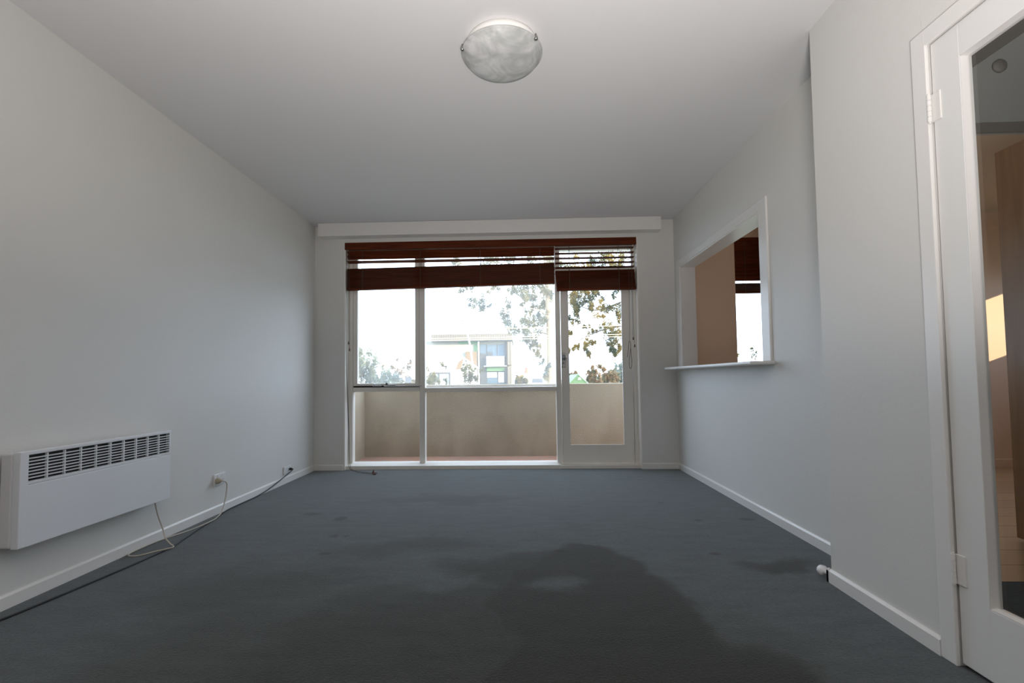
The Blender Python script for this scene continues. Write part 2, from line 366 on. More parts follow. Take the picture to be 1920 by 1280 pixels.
far = MB().box(XL, WX0, D, OUT, -.12, H).box(WX1, XR+.06, D, OUT, -.12, H).box(WX0, WX1, D, OUT, WZ, H)
struct('wall_far', far, WALL)
kf = MB().box(XR+.06, KX0, D, OUT, -.12, H).box(KX1, 5.5, D, OUT, -.12, H).box(KX0, KX1, D, OUT, -.12, KZ0).box(KX0, KX1, D, OUT, KZ1, H)
struct('wall_kitchen_far', kf, KWALL)
wr = MB().box(XR, XR+.12, YC, HY0, 0, H).box(XR, XR+.12, HY1, D, 0, H).box(XR, XR+.12, HY0, HY1, 0, HZ0).box(XR, XR+.12, HY0, HY1, HZ1, H)
struct('wall_right', wr, WALL)
wf = MB().box(XF, XF+.12, BACK, DY0, 0, H).box(XF, XF+.12, DY1, YC, 0, H).box(XF, XF+.12, DY0, DY1, DZ, H).box(XF+.12, XR+.12, 2.10, YC, 0, H)
struct('wall_right_front', wf, WALL)
# hall and kitchen beyond
struct('wall_hall_end', MB().box(XR+.12, 1.80, 2.2, 2.28, 0, H).box(1.80, 2.70, 2.2, 2.225, 2.0, H).box(2.70, 3.5, 2.2, 2.28, 0, H), HALLW)
struct('trim_1', MB().box(1.75, 2.70, 2.188, 2.2, 1.995, 2.04), SOFFIT)
struct('wall_hall_right', MB().box(3.5, 3.6, BACK, 2.28, 0, H), HALLW)
struct('ceiling_soffit', MB().box(XF+.12, 2.08, BACK, 2.2, 2.3, H-.001), SOFFIT)
kr = MB().box(5.3, 5.42, 2.28, 3.55, -.1, H).box(5.3, 5.42, 4.45, D, -.1, H).box(5.3, 5.42, 3.55, 4.45, -.1, 1.25).box(5.3, 5.42, 3.55, 4.45, 1.95, H)
struct('wall_kitchen_right', kr, KWALL)
struct('wall_kitchen_near', MB().box(3.5, 5.42, 2.2, 2.28, -.1, H), KWALL)
# balcony
struct('floor_balcony', MB().box(-3, 5.4, D+.10, 6.0, -.30, -.02), TERRA)
struct('ceiling_balcony', MB().box(-2.1, 5.5, OUT-.01, 5.38, 2.56, 2.75), CEIL)
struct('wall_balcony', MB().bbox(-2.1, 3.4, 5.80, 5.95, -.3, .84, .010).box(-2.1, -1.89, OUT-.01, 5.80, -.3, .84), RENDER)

# baseboards
def bb(name, pts_axis, a0, a1, at, sgn, mat=TRIM, h=.058, t=.014):
    """skirting with a sloped top; axis 0 runs in x on a wall facing -y, axis 1 runs in y on a wall facing sgn x"""
    if pts_axis == 1: pr = [(at, 0), (at+sgn*t, 0), (at+sgn*t, h-.008), (at+sgn*.006, h), (at, h)]
    else: pr = [(at, 0), (at+sgn*t, 0), (at+sgn*t, h-.008), (at+sgn*.006, h), (at, h)]
    m = MB()
    if pts_axis == 1:
        n = len(pr); vs = [(p[0], a0, p[1]) for p in pr]+[(p[0], a1, p[1]) for p in pr]
    else:
        n = len(pr); vs = [(a0, p[0], p[1]) for p in pr]+[(a1, p[0], p[1]) for p in pr]
    m.add(vs, [tuple(range(n))[::-1], tuple(range(n, 2*n))]+[(i, (i+1) % n, (i+1) % n+n, i+n) for i in range(n)])
    return struct(name, m, mat)
bb('baseboard_left', 1, BACK, D, XL, 1)
bb('baseboard_far_left', 0, XL+.014, WX0, D, -1)
bb('baseboard_far_right', 0, WX1, XR-.014, D, -1)
bb('baseboard_right', 1, YC+.015, D, XR, -1)
bb('baseboard_right_front', 1, 1.635, YC+.014, XF, -1)
bb('baseboard_return', 0, XF-.014, XR-.014, YC, 1)
bb('baseboard_right_near', 1, BACK, .74, XF, -1)
bb('baseboard_kitchen', 0, 3.4, 5.3, D, -1, KWALL, .08)

# door casing of the interior door and lining
struct('trim_2', MB().bbox(XF-.012, XF+.001, 1.578, 1.635, 0, 2.045, .003).bbox(XF-.012, XF+.001, .74, .795, 0, 2.045, .003)
       .bbox(XF-.012, XF+.001, .74, 1.635, 1.99, 2.045, .003).box(XF, XF+.12, 1.583, 1.60, 0, 2.0).box(XF, XF+.12, .775, .79, 0, 2.0).box(XF, XF+.12, .775, 1.60, 1.993, 2.0), TRIM)
# hatch lining and casing
struct('trim_3', MB().bbox(XR-.014, XR+.001, 3.022, HY0, 1.0, 2.04, .004).bbox(XR-.014, XR+.001, HY1, 4.76, 1.0, 2.04, .004).bbox(XR-.014, XR+.001, 3.022, 4.76, HZ1, 2.04, .004)
       .box(XR-.008, XR+.135, HY0-.004, HY0+.012, 1.0, HZ1).box(XR-.008, XR+.135, HY1-.012, HY1+.004, 1.0, HZ1).box(XR-.008, XR+.135, HY0, HY1, HZ1-.012, HZ1+.004), TRIM)

# ------------------------------------------------------------------ main window: window_1
W = D+.10
win = thing('window_1', 'wide white painted timber window of four panes under the long blind', 'window', (-.70, W, 0), kind='structure')
fr = MB()
fr.bbox(WX0, -1.738, W, W+.08, 0, WZ, .004)                    # left jamb
fr.bbox(-1.040, -.982, W, W+.08, .04, WZ, .004)                # mullion
fr.bbox(.372, .424, W-.012, W+.08, 0, WZ, .005)                # post beside the door
fr.bbox(-1.738, -1.040, W+.002, W+.08, .786, .832, .004)       # transom left
fr.bbox(-.982, .372, W+.002, W+.08, .775, .822, .004)          # transom right
fr.bbox(WX0, .372, W, W+.08, 2.235, WZ, .004)                  # head
fr.prism([(D+.025, 0), (W+.08, 0), (W+.08, .058), (W+.012, .052), (D+.025, .037)], 0, WX0, .40)
fr.build('frame', FRAME, win)
MB().box(WX0-.001, WX0+.012, D-.002, W, 0, WZ).box(WX0, WX1, D-.001, W, WZ-.010, WZ+.001).build('reveal_lining', FRAME, win)
sash = MB().bbox(-1.736, -1.690, W+.004, W+.05, .848, 2.235, .004).bbox(-1.086, -1.042, W+.004, W+.05, .848, 2.235, .004).bbox(-1.736, -1.042, W+.004, W+.05, .848, .872, .003).bbox(-1.736, -1.042, W+.004, W+.05, 2.19, 2.235, .003)
so = sash.build('sash', FRAME, win); so['label'] = 'opening casement sash in a slightly darker grey white'
MB().box(-1.738, -1.040, W+.03, W+.06, .832, .848).build('sash_gap', DARK, win)
for nm, a in (('glass_pane', (-1.690, -1.086, .872, 2.19, DUSTY)), ('glass_pane', (-.982, .372, .822, 2.235, DUSTY)),
              ('glass_pane', (-1.738, -1.040, .055, .786, SLIGHT)), ('glass_pane', (-.982, .372, .055, .775, SLIGHT))):
    MB().add([(a[0], W+.035, a[2]), (a[1], W+.035, a[2]), (a[1], W+.035, a[3]), (a[0], W+.035, a[3])], [(0, 1, 2, 3)]).build(nm, a[4], win)
h = MB().bbox(-1.525, -1.435, W-.028, W+.004, .842, .858, .003).bbox(-1.505, -1.495, W-.034, W, .855, .868, .002).bbox(-1.463, -1.453, W-.034, W, .855, .868, .002)
h.build('winder_catch', ALU, win)
MB().bbox(-1.405, -1.02, W-.022, W+.004, .838, .850, .003).bbox(-1.36, -1.28, W-.03, W+.002, .850, .862, .004).build('window_stay', ALU, win)
MB().bbox(-1.385, -1.372, W-.03, W+.004, .858, .880, .002).build('stay_knob', BLACK, win)

# ------------------------------------------------------------------ balcony door: door_1
dr = thing('door_1', 'white half glazed balcony door right of the wide window', 'door', (.80, W, 0), kind='structure')
MB().bbox(1.160, WX1, W-.012, W+.08, 0, WZ, .004).bbox(.40, 1.165, W, W+.08, 2.235, WZ, .004).bbox(.40, 1.165, W, W+.08, 2.005, 2.055, .004)\
    .prism([(D+.03, 0), (W+.08, 0), (W+.08, .036), (D+.03, .030)], 0, .40, WX1).build('door_frame', FRAME, dr)
MB().box(WX1-.012, WX1+.001, D-.002, W, 0, WZ).build('reveal_lining', FRAME, dr)
lf = MB().bbox(.430, .5035, W+.004, W+.042, .040, 2.0, .004).bbox(1.057, 1.156, W+.004, W+.042, .040, 2.0, .004).bbox(.430, 1.156, W+.004, W+.042, .040, .222, .004).bbox(.430, 1.156, W+.004, W+.042, 1.91, 2.0, .004)
leaf = lf.build('door_leaf', FRAME, dr)
bead = MB().box(.500, .508, W, W+.01, .218, 1.915).box(1.052, 1.060, W, W+.01, .218, 1.915).box(.500, 1.060, W, W+.01, .216, .226).build('glazing_bead', TRIM, leaf); bead.location = (0, 0, 0)
for z0, z1 in ((.222, 1.91), (2.055, 2.235)):
    x0, x1 = (.503, 1.057) if z0 < 1 else (.424, 1.160)
    MB().add([(x0, W+.03, z0), (x1, W+.03, z0), (x1, W+.03, z1), (x0, W+.03, z1)], [(0, 1, 2, 3)]).build('glass_pane', SLIGHT, dr)
pl = MB().bbox(.430, .472, W+.000, W+.005, 1.015, 1.165, .002).build('lock_plate', CHROME, dr)
MB().lathe([(.008, 0), (.008, .02), (.021, .028), (.026, .040), (.022, .052), (0, .056)], (.4535, W+.003, 1.118), (0, -1, 0), 24).build('door_knob', CHROME, dr, smooth=True)
MB().bbox(.446, .4525, W-.003, W+.001, 1.052, 1.070, .001).bbox(.434, .440, W-.003, W+.001, 1.018, 1.026, .001).bbox(.460, .466, W-.003, W+.001, 1.018, 1.026, .001).build('keyhole', BLACK, dr)
MB().lathe([(.005, 0), (.005, .004), (0, .005)], (.436, W, 1.062), (0, -1, 0), 12).build('screw', CHROME, dr)

# kitchen window, seen through the hatch
kw = thing('window_2', 'kitchen window behind the serving hatch with its own short blind', 'window', (2.6, W, KZ0), kind='structure')
MB().bbox(KX0, KX0+.03, W, W+.08, KZ0, KZ1, .004).bbox(KX1-.04, KX1, W, W+.08, KZ0, KZ1, .004).bbox(KX0, KX1, W, W+.08, KZ0, KZ0+.04, .004).bbox(KX0, KX1, W, W+.08, KZ1-.05, KZ1, .004).build('frame', FRAME, kw)
MB().add([(KX0, W+.03, KZ0), (KX1, W+.03, KZ0), (KX1, W+.03, KZ1), (KX0, W+.03, KZ1)], [(0, 1, 2, 3)]).build('glass_pane', GLASS, kw)
kw3 = thing('added_sun_window', 'unseen kitchen side window added to let the sun in', 'window', (5.36, 4.0, 1.25), kind='structure')  # unseen opening, added so the sun lands on the kitchen's far wall
MB().bbox(5.33, 5.39, 3.55, 3.59, 1.25, 1.95, .004).bbox(5.33, 5.39, 4.41, 4.45, 1.25, 1.95, .004).bbox(5.33, 5.39, 3.55, 4.45, 1.25, 1.29, .004).bbox(5.33, 5.39, 3.55, 4.45, 1.91, 1.95, .004).build('frame', FRAME, kw3)

# ------------------------------------------------------------------ interior glazed door: door_2
d2 = thing('door_2', 'white door with one tall glass pane, cropped by the right edge', 'door', (XF, 1.18, 0), kind='structure')
X0, X1 = XF+.003, XF+.041
dl = MB().bbox(X0, X1, 1.475, 1.576, .012, 1.99, .003).bbox(X0, X1, .797, .898, .012, 1.99, .003).bbox(X0, X1, .797, 1.576, .012, .222, .003).bbox(X0, X1, .797, 1.576, 1.884, 1.99, .003)
dlo = dl.build('door_leaf', LEAF_DOOR, d2)
def slope_bead(y0, y1, z0, z1):
    # sloped moulding round the pane, falling into the leaf
    o = .0; i = .003; xo = X0; xi = X0+.020
    vs = [(xo, y0, z0), (xo, y1, z0), (xo, y1, z1), (xo, y0, z1), (xi, y0+i, z0+i), (xi, y1-i, z0+i), (xi, y1-i, z1-i), (xi, y0+i, z1-i),
          (xi+.012, y0+i, z0+i), (xi+.012, y1-i, z0+i), (xi+.012, y1-i, z1-i), (xi+.012, y0+i, z1-i)]
    fs = [(0, 1, 5, 4), (1, 2, 6, 5), (2, 3, 7, 6), (3, 0, 4, 7), (4, 5, 9, 8), (5, 6, 10, 9), (6, 7, 11, 10), (7, 4, 8, 11)]
    return MB().add(vs, fs)
slope_bead(.899, 1.474, .223, 1.883).build('glazing_bead', TRIM, d2)
MB().add([(X0+.024, .90, .222), (X0+.024, 1.475, .222), (X0+.024, 1.475, 1.884), (X0+.024, .90, 1.884)], [(0, 1, 2, 3)]).build('glass_pane', GLASS, d2)
for zc in (1.775, .300):
    hm = MB()
    for k in range(5): hm.lathe([(.0065, -.0085), (.0065, .0085)], (XF-.008, 1.577, zc+(k-2)*.0182), (0, 0, 1), 12)
    hm.lathe([(.0045, -.05), (.0045, .05)], (XF-.008, 1.577, zc), (0, 0, 1), 10)
    hm.bbox(XF-.001, XF+.004, 1.545, 1.577, zc-.046, zc+.046, .001)
    hm.build('hinge', TRIM, d2)

# ------------------------------------------------------------------ pelmet, shelf, door stop
pm = MB().bbox(-2.025, 1.418, D-.115, D-.001, 2.366, H-.001, .004)
tag(pm.build('pelmet', TRIM), 'long white boxed pelmet against the ceiling above the blinds', 'pelmet')
sh = MB().bbox(XR-.150, XR+.14, 3.0, 4.76, .978, 1.0, .007, seg=3)
tag(sh.build('hatch_shelf', TRIM, smooth=False), 'white painted shelf along the bottom of the kitchen serving hatch', 'shelf')
tag(MB().lathe([(.008, 0), (.008, .012), (.020, .016), (.023, .026), (.021, .040), (.012, .048), (0, .049)], (XF-.008, 2.212, .034), (-.12, 1, 0), 24).build('door_stop', WHITEPL, smooth=True),
    'round white door stop on the end of the skirting', 'door stop')
tag(MB().box(-1.197, -1.133, W+.030, W+.034, .878, .935).build('window_sticker', mat_leaf('paper_sticker', (.85, .85, .85), (.9, .9, .9), .6)), 'small square white sticker low on the left window pane', 'sticker')

# ------------------------------------------------------------------ ceiling light
lc = (-.066, 2.215)
lt = thing('ceiling_light', 'round ceiling light with swirled white glass bowl and metal clips', 'ceiling light', (lc[0], lc[1], H))
MB().lathe([(.165, .004), (.170, -.022), (.155, -.038), (0, -.038)], (lc[0], lc[1], H-.0005), seg=64).build('mounting_pan', PAN, lt, smooth=True)
prof = [(.187, .004), (.1915, .001), (.190, -.004), (.184, -.007)]
for k in range(1, 17):
    a = k/16*math.pi/2; prof.append((.180*math.cos(a)**.85 if k < 16 else 0, -.008-.070*math.sin(a)**1.15))
MB().lathe(prof, (lc[0], lc[1], 2.449), seg=72).build('glass_bowl', ALAB, lt, smooth=True)
for ang in (34, 164, 281):
    a = math.radians(ang); dx, dy = math.cos(a), -math.sin(a)
    c = (lc[0]+.190*dx, lc[1]+.190*dy)
    MB().lathe([(0, -.011), (.007, -.009), (.0098, -.002), (.009, .004), (.004, .009), (.003, .02)], (c[0], c[1], 2.447), seg=20).build('clip', BRASSY, lt, smooth=True)

# ------------------------------------------------------------------ panel heater
hx0, hx1, hy0, hy1, hz0, hz1 = XL+.018, XL+.095, 1.873, 2.712, .250, .635
ht = thing('panel_heater', 'white electric panel heater mounted low on the left wall', 'heater', (XL, 2.29, hz0))
xs = hx1
bd = MB().bbox(hx0, xs-.030, hy0, hy1-.01, hz0+.004, hz1-.006, .006)
bd.build('rear_casing', HEATER_SIDE, ht)
gv0, gv1, gy0, gy1 = .512, .618, hy0+.040, hy1-.012
fp = MB().bbox(xs-.028, xs, hy0+.036, hy1, hz0, .4965, .002)
fp.build('front_panel', HEATER, ht)
gr = MB().bbox(xs-.030, xs, hy0+.004, gy0, hz0, hz1, .003).box(xs-.026, xs-.004, hy0+.03, hy1-.002, .490, .502).box(xs-.028, xs-.001, gy1, hy1, .499, hz1).bbox(xs-.028, xs, hy0+.036, hy1, .4995, gv0, .001).bbox(xs-.030, xs, hy0+.02, hy1, gv1, hz1, .003)
nc, nr = 10, 8
for k in range(1, nc):
    y = gy0+(gy1-gy0)*k/nc; gr.box(xs-.012, xs-.001, y-.0035, y+.0035, gv0, gv1)
for k in range(1, nr):
    z = gv0+(gv1-gv0)*k/nr; gr.prism([(xs-.010, z-.0005), (xs-.002, z-.0028), (xs-.001, z-.001), (xs-.001, z+.0018), (xs-.010, z+.002)], 1, gy0, gy1)
gr.build('vent_grille', HEATER, ht)
MB().box(xs-.027, xs-.022, hy0+.01, hy1-.006, .500, hz1-.004).build('vent_interior', DARK, ht)
cord = smooth_path([(XL+.055, 2.645, .262), (XL+.058, 2.668, .17), (XL+.072, 2.690, .085), (XL+.108, 2.662, .045), (XL+.160, 2.630, .022), (XL+.200, 2.604, .014), (XL+.188, 2.575, .013), (XL+.142, 2.54, .009),
                    (XL+.095, 2.497, .005), (XL+.052, 2.49, .005), (XL+.022, 2.52, .006), (XL+.018, 2.60, .006), (XL+.028, 2.74, .006), (XL+.072, 2.93, .004), (XL+.102, 3.08, .014),
                    (XL+.088, 3.16, .016), (XL+.066, 3.24, .030), (XL+.060, 3.285, .10), (XL+.062, 3.298, .17), (XL+.066, 3.288, .212), (XL+.062, 3.262, .230), (XL+.045, 3.248, .234)], 8)
co = MB().tube(cord, .0038, 8).build('power_cord', BEIGE, ht, smooth=True); co['label'] = 'beige flexible power cord looped on the carpet'
pg = MB().lathe([(.020, 0), (.021, .016), (.014, .034), (.006, .046), (.0045, .052)], (XL+.010, 3.268, .228), (1, -.42, .10), 20).build('plug', BEIGE_PLUG, co, smooth=True); pg.location = (0, 0, 0)

# ------------------------------------------------------------------ sockets and black cable
so1 = thing('power_outlet', 'white double power point with beige plug on the left wall', 'power outlet', (XL, 3.304, .193))
MB().bbox(XL-.001, XL+.012, 3.242, 3.366, .196, .274, .003).build('face_plate', PLATE, so1)
for y in (3.278, 3.330): MB().bbox(XL+.011, XL+.0165, y-.0075, y+.0075, .252, .266, .002).build('switch', SWITCH, so1)
MB().box(XL+.0115, XL+.0125, 3.322, 3.325, .222, .232).box(XL+.0115, XL+.0125, 3.338, 3.341, .222, .232).box(XL+.0115, XL+.0125, 3.330, 3.333, .206, .215).build('pin_slots', DARK, so1)
so2 = thing('cable_outlet', 'small white wall socket near the window corner with a black cable plug', 'wall outlet', (XL, 4.275, .086))
MB().bbox(XL+.0, XL+.012, 4.212, 4.345, .084, .146, .003).build('face_plate', PLATE, so2)
MB().bbox(XL+.011, XL+.016, 4.24, 4.255, .122, .134, .002).build('switch', SWITCH, so2)
cable = smooth_path([(XL+.045, 4.30, .112), (XL+.048, 4.24, .098), (XL+.045, 4.10, .068), (XL+.035, 3.92, .028), (XL+.024, 3.76, .007), (XL+.022, 3.58, .005), (XL+.024, 3.40, .005),
                     (XL+.050, 3.25, .005), (XL+.080, 3.12, .005), (XL+.115, 2.93, .005), (XL+.150, 2.76, .005), (XL+.172, 2.62, .005), (XL+.165, 2.40, .005), (XL+.145, 2.20, .005), (XL+.125, 2.02, .005), (XL+.098, 1.84, .005), (XL+.05, 1.6, .005), (XL+.03, 1.2, .005)], 8)
cb = thing('black_cable', 'long black cable running over the carpet beside the left skirting', 'cable', (XL+.03, 3.6, 0))
MB().tube(cable, .0046, 8).build('cable', BLACK, cb, smooth=True)
MB().lathe([(.012, 0), (.013, .012), (.008, .026), (.004, .034)], (XL+.012, 4.31, .116), (1, -.05, -.05), 16).build('plug', BLACK, cb, smooth=True)

# ------------------------------------------------------------------ timber blinds
tag(MB().bbox(-1.790, 1.196, D-.006, D+.006, 2.252, 2.327, .004).box(-1.790, -1.782, D, W-.01, 2.262, 2.325).box(1.188, 1.196, D, W-.01, 2.262, 2.325).build('blind_valance', BLINDW),
    'long brown timber valance strip across the tops of both window blinds', 'valance')
def blind(name, label, x0, x1, slats, st0, st1, sb0, sb1, ladders, yc=D+.045, skew=0.0):
    """slats: list of (z, tilt); stack top heights st0/st1 at the two ends and bottom heights sb0/sb1"""
    t = thing(name, label, 'blind', ((x0+x1)/2, yc, sb0), 'timber venetian blinds')
    MB().bbox(x0+.002, x1-.002, yc-.025, yc+.025, 2.262, 2.318, .003).build('headrail', BLINDW, t)
    sm = MB()
    for z, tilt in slats:
        c, s_ = math.cos(tilt), math.sin(tilt)
        pts = []
        for a, b in ((-.025, -.0019), (.025, -.0019), (.025, .0019), (-.025, .0019)): pts.append((yc+a*c-b*s_, z+a*s_+b*c))
        sm.prism(pts, 0, x0, x1)
    sm.build('slats', BLINDW, t)
    n = int((st0-sb0-.02)/.0085); stk = MB(); rnd = random.Random(3)
    for k in range(n):
        f = (k+.5)/n; z0 = sb0+.02+(st0-sb0-.02)*f; z1 = sb1+.02+(st1-sb1-.02)*f
        j = rnd.uniform(-.0015, .0015); sk = skew*(1-f); th = .0021; a, b = x0+sk, x1+sk+rnd.uniform(-.002, .002)
        stk.add([(a, yc-.025+j, z0-th), (b, yc-.025+j, z1-th), (b, yc+.025+j, z1-th), (a, yc+.025+j, z0-th), (a, yc-.025+j, z0+th), (b, yc-.025+j, z1+th), (b, yc+.025+j, z1+th), (a, yc+.025+j, z0+th)],
                [(0, 3, 2, 1), (4, 5, 6, 7), (0, 1, 5, 4), (1, 2, 6, 5), (2, 3, 7, 6), (3, 0, 4, 7)])
    so_ = stk.build('slat_stack', BLINDW, t); so_['label'] = 'gathered stack of raised slats'
    a, b = x0+skew, x1+skew
    MB().add([(a, yc-.026, sb0), (b, yc-.026, sb1), (b, yc+.026, sb1), (a, yc+.026, sb0), (a, yc-.026, sb0+.019), (b, yc-.026, sb1+.019), (b, yc+.026, sb1+.019), (a, yc+.026, sb0+.019)],
             [(0, 3, 2, 1), (4, 5, 6, 7), (0, 1, 5, 4), (1, 2, 6, 5), (2, 3, 7, 6), (3, 0, 4, 7)]).build('bottom_rail', BLINDW, t)
    for lx in ladders:
        f = (lx-x0)/(x1-x0); zb = sb0+(sb1-sb0)*f
        MB().box(lx-.0018, lx+.0018, yc-.0285, yc-.0265, zb, 2.262).box(lx-.0018, lx+.0018, yc+.0265, yc+.0285, zb, 2.262).build('ladder_cord', CORD, t)
    return t
def tassel(mb_c, r=.0075, hh=.032):
    return [(0, hh/2), (.003, hh/2-.002), (r*.75, hh*.1), (r, -hh*.3), (r*.9, -hh/2), (0, -hh/2)]
bl = blind('venetian_blind', 'wide brown timber blind over the main window, stack sagging at left', -1.776, .368,
           [(2.228, -.80), (2.184, -.85), (2.133, -.32)], 2.062, 2.088, 1.838, 1.872, (-1.61, -1.01, -.39, .22))
c1 = smooth_path([(-1.752, D-.002, 2.25), (-1.752, D+.008, 1.8), (-1.750, D+.010, 1.42), (-1.748, D+.010, 1.305)], 4)
MB().tube(c1, .0014, 6).build('tilt_cord', CORD, bl)
c2 = smooth_path([(-1.742, D+.004, 2.25), (-1.742, D+.012, 1.7), (-1.740, D+.012, 1.24)], 4)
MB().tube(c2, .0014, 6).build('tilt_cord', CORD, bl)
for x, z in ((-1.750, 1.292), (-1.740, 1.224)): MB().lathe(tassel(0), (x, D+.010, z), seg=14).build('tassel', TASSEL, bl, smooth=True)
for pth in ([(-1.772, D-.004, 2.25), (-1.775, D+.004, 1.5), (-1.768, D+.004, .95), (-1.750, D+.006, .5), (-1.748, D+.0, .12), (-1.735, D-.012, .035), (-1.69, D-.045, .008), (-1.58, D-.10, .006), (-1.47, D-.17, .008), (-1.418, D-.20, .012)],
            [(-1.762, D-.004, 2.25), (-1.765, D+.004, 1.5), (-1.758, D+.004, .9), (-1.742, D+.006, .4), (-1.730, D-.002, .10), (-1.705, D-.03, .02), (-1.60, D-.13, .006), (-1.50, D-.19, .006), (-1.425, D-.235, .010)]):
    MB().tube(smooth_path(pth, 6), .0022, 6).build('lift_cord', CORD, bl, smooth=True)
for c, a in (((-1.402, D-.206, .012), (1, -.2, 0)), ((-1.398, D-.248, .010), (1, -.3, 0)), ((-1.424, D-.215, .028), (.3, .2, 1))):
    MB().lathe(tassel(0, .009, .038), c, a, 14).build('tassel', TASSEL, bl, smooth=True)
br = blind('venetian_blind', 'short brown timber blind over the balcony door with open slats above its stack', .376, 1.176,
           [(2.231, -.12), (2.182, -.12), (2.132, -.12), (2.082, -.12), (2.034, -.12)], 2.002, 2.004, 1.798, 1.800, (.52, 1.02), skew=.012)
def rcord(pth, r=.0016): return MB().tube(smooth_path(pth, 6), r, 6).build('lift_cord', CORD, br, smooth=True)
rcord([(1.112, D-.002, 2.25), (1.114, D+.006, 1.8), (1.112, D+.010, 1.45), (1.108, D+.010, 1.275)])
rcord([(1.108, D+.010, 1.275), (1.100, D+.006, 1.255), (1.092, D+.004, 1.18), (1.083, D+.006, 1.11)], .0024)
rcord([(1.106, D+.006, 1.275), (1.116, D+.002, 1.25), (1.118, D+.002, 1.16), (1.124, D+.004, 1.08), (1.122, D+.006, 1.02), (1.112, D+.006, .995), (1.101, D+.006, 1.01), (1.099, D+.006, 1.07), (1.108, D+.006, 1.14), (1.117, D+.006, 1.20)], .0024)
rcord([(1.137, D-.002, 2.25), (1.140, D+.006, 1.7), (1.144, D+.010, 1.31)], .0013)
rcord([(1.146, D-.002, 2.25), (1.150, D+.006, 1.7), (1.156, D+.010, 1.25)], .0013)
for x, z in ((1.146, 1.300), (1.158, 1.226)): MB().lathe(tassel(0), (x, D+.010, z), seg=14).build('tassel', TASSEL, br, smooth=True)
bk = blind('venetian_blind', 'brown timber blind in the kitchen window behind the serving hatch', KX0+.006, KX1-.006,
           [(2.235, -1.0), (2.197, -1.1), (2.160, -1.1), (2.122, -1.1), (2.084, -1.1), (2.046, -1.1), (2.008, -1.1), (1.970, -1.1), (1.932, -1.1), (1.892, -1.15)],
           1.842, 1.842, 1.742, 1.742, (2.28, 2.98))
MB().bbox(KX0+.003, KX1-.003, D-.004, D+.008, 2.245, 2.297, .003).build('valance', BLINDW, bk)

# ------------------------------------------------------------------ things beyond the glass door
pt = thing('pantry_cabinet', 'tall brown timber cabinet seen through the glass of the right door', 'cabinet', (3.0, 2.5, 0))
MB().bbox(2.72, 3.45, 2.29, 2.75, .06, 2.15, .003).build('carcass', PANTRYW, pt)
MB().bbox(2.702, 2.720, 2.29, 2.752, .012, 2.152, .002).build('side_panel', PANTRYW, pt)
MB().box(2.73, 3.45, 2.31, 2.73, 0, .06).build('plinth', DARK, pt)
tag(MB().lathe([(.030, 0), (.030, .010), (.022, .018), (0, .020)], (2.20, 2.199, 2.305), (0, -1, 0), 28).build('wall_fixture', SOFFIT, smooth=True),
    'small round fixture high on the hall wall behind the glass door', 'wall fixture')

# ------------------------------------------------------------------ outdoors
GRASS = paint('pale_ground', (.20, .21, .15), .95, .3, .6, 0)
ASPH = paint('road_surface', (.22, .22, .22), .9, .1, 2, 0)
struct('ground', MB().add([(-120, 6.2, -3), (120, 6.2, -3), (120, 30, -2.6), (-120, 30, -2.6), (120, 75, -.9), (-120, 75, -.9), (120, 260, .2), (-120, 260, .2), (-120, -60, -3), (120, -60, -3)],
       [(0, 1, 2, 3), (3, 2, 4, 5), (5, 4, 6, 7), (8, 9, 1, 0)]), GRASS)
CREAM = paint('cream_brick', (.58, .50, .40), .8, .12, 6, 0)
CREAMW = paint('cream_render', (.36, .34, .29), .8, .04, 3, 0)
TAN = paint('tan_brick', (.23, .155, .09), .8, .2, 8, 0)
GREEN = paint('green_panel', (.13, .25, .12), .6, .05, 3, 0)
GREENROOF = paint('green_roof_sheet', (.11, .20, .09), .5, .08, 3, 0)
GREY = paint('grey_cladding', (.075, .08, .085), .6, .1, 3, 0)
PANEB = paint('window_glass_far', (.10, .15, .19), .35, .1, 2, 0, spec=.5)
STRIPE = mat_tiles('ribbed_cladding', (.24, .205, .155), (.225, .195, .15), (.13, .11, .085), 1.0, 0, .22, 9.0, 0, .06, .6)
REDC = paint('terracotta_pot', (.50, .16, .10), .8, .1, 5, 0)
WHITE = paint('white_render', (.80, .80, .80), .7, .03, 3, 0)
SLATE = paint('pale_roof_tiles', (.72, .70, .68), .7, .1, 3, 0)

ap = thing('apartment_building', 'boxy cream and green apartment block across the street with ribbed parapet', 'building', (-4.8, 49, -2))
MB().box(-8.9, -.72, 45, 54, -3, 4.48).build('wall', CREAMW, ap)
MB().box(-8.2, -.66, 44.4, 54.2, 4.50, 5.08).build('parapet_screen', STRIPE, ap)
MB().box(-8.2, -.66, 44.42, 45, 4.40, 4.50).build('fascia', GREY, ap)
MB().box(-5.75, -3.92, 44.9, 45, 4.18, 4.40).box(-4.28, -3.92, 44.9, 45, 3.3, 4.12).build('green_panel', GREEN, ap)
MB().box(-5.05, -3.95, 44.7, 45, -2, 3.45).build('brick_pier', TAN, ap)
MB().box(-3.88, -3.76, 44.6, 45, -2, 4.40).build('white_post', WHITE, ap)
MB().box(-3.74, -3.08, 44.9, 45, -2, 3.25).build('dark_panel', GREY, ap)
MB().box(-1.42, -1.20, 44.7, 45, -2, 4.40).build('dark_panel', GREY, ap)
MB().box(-1.15, -.74, 44.3, 45, -2, 1.95).box(-1.15, -.74, 44.3, 45, 2.15, 4.3).build('pillar', STRIPE, ap)
MB().box(-3.08, -1.42, 44.4, 45, 2.12, 2.97).build('balcony_panel', WHITE, ap)
MB().box(-3.3, -1.2, 44.3, 45, 2.02, 2.10).build('slab_edge', WHITE, ap)
MB().box(-3.08, -1.42, 44.7, 45, 1.60, 1.98).build('green_panel', GREEN, ap)
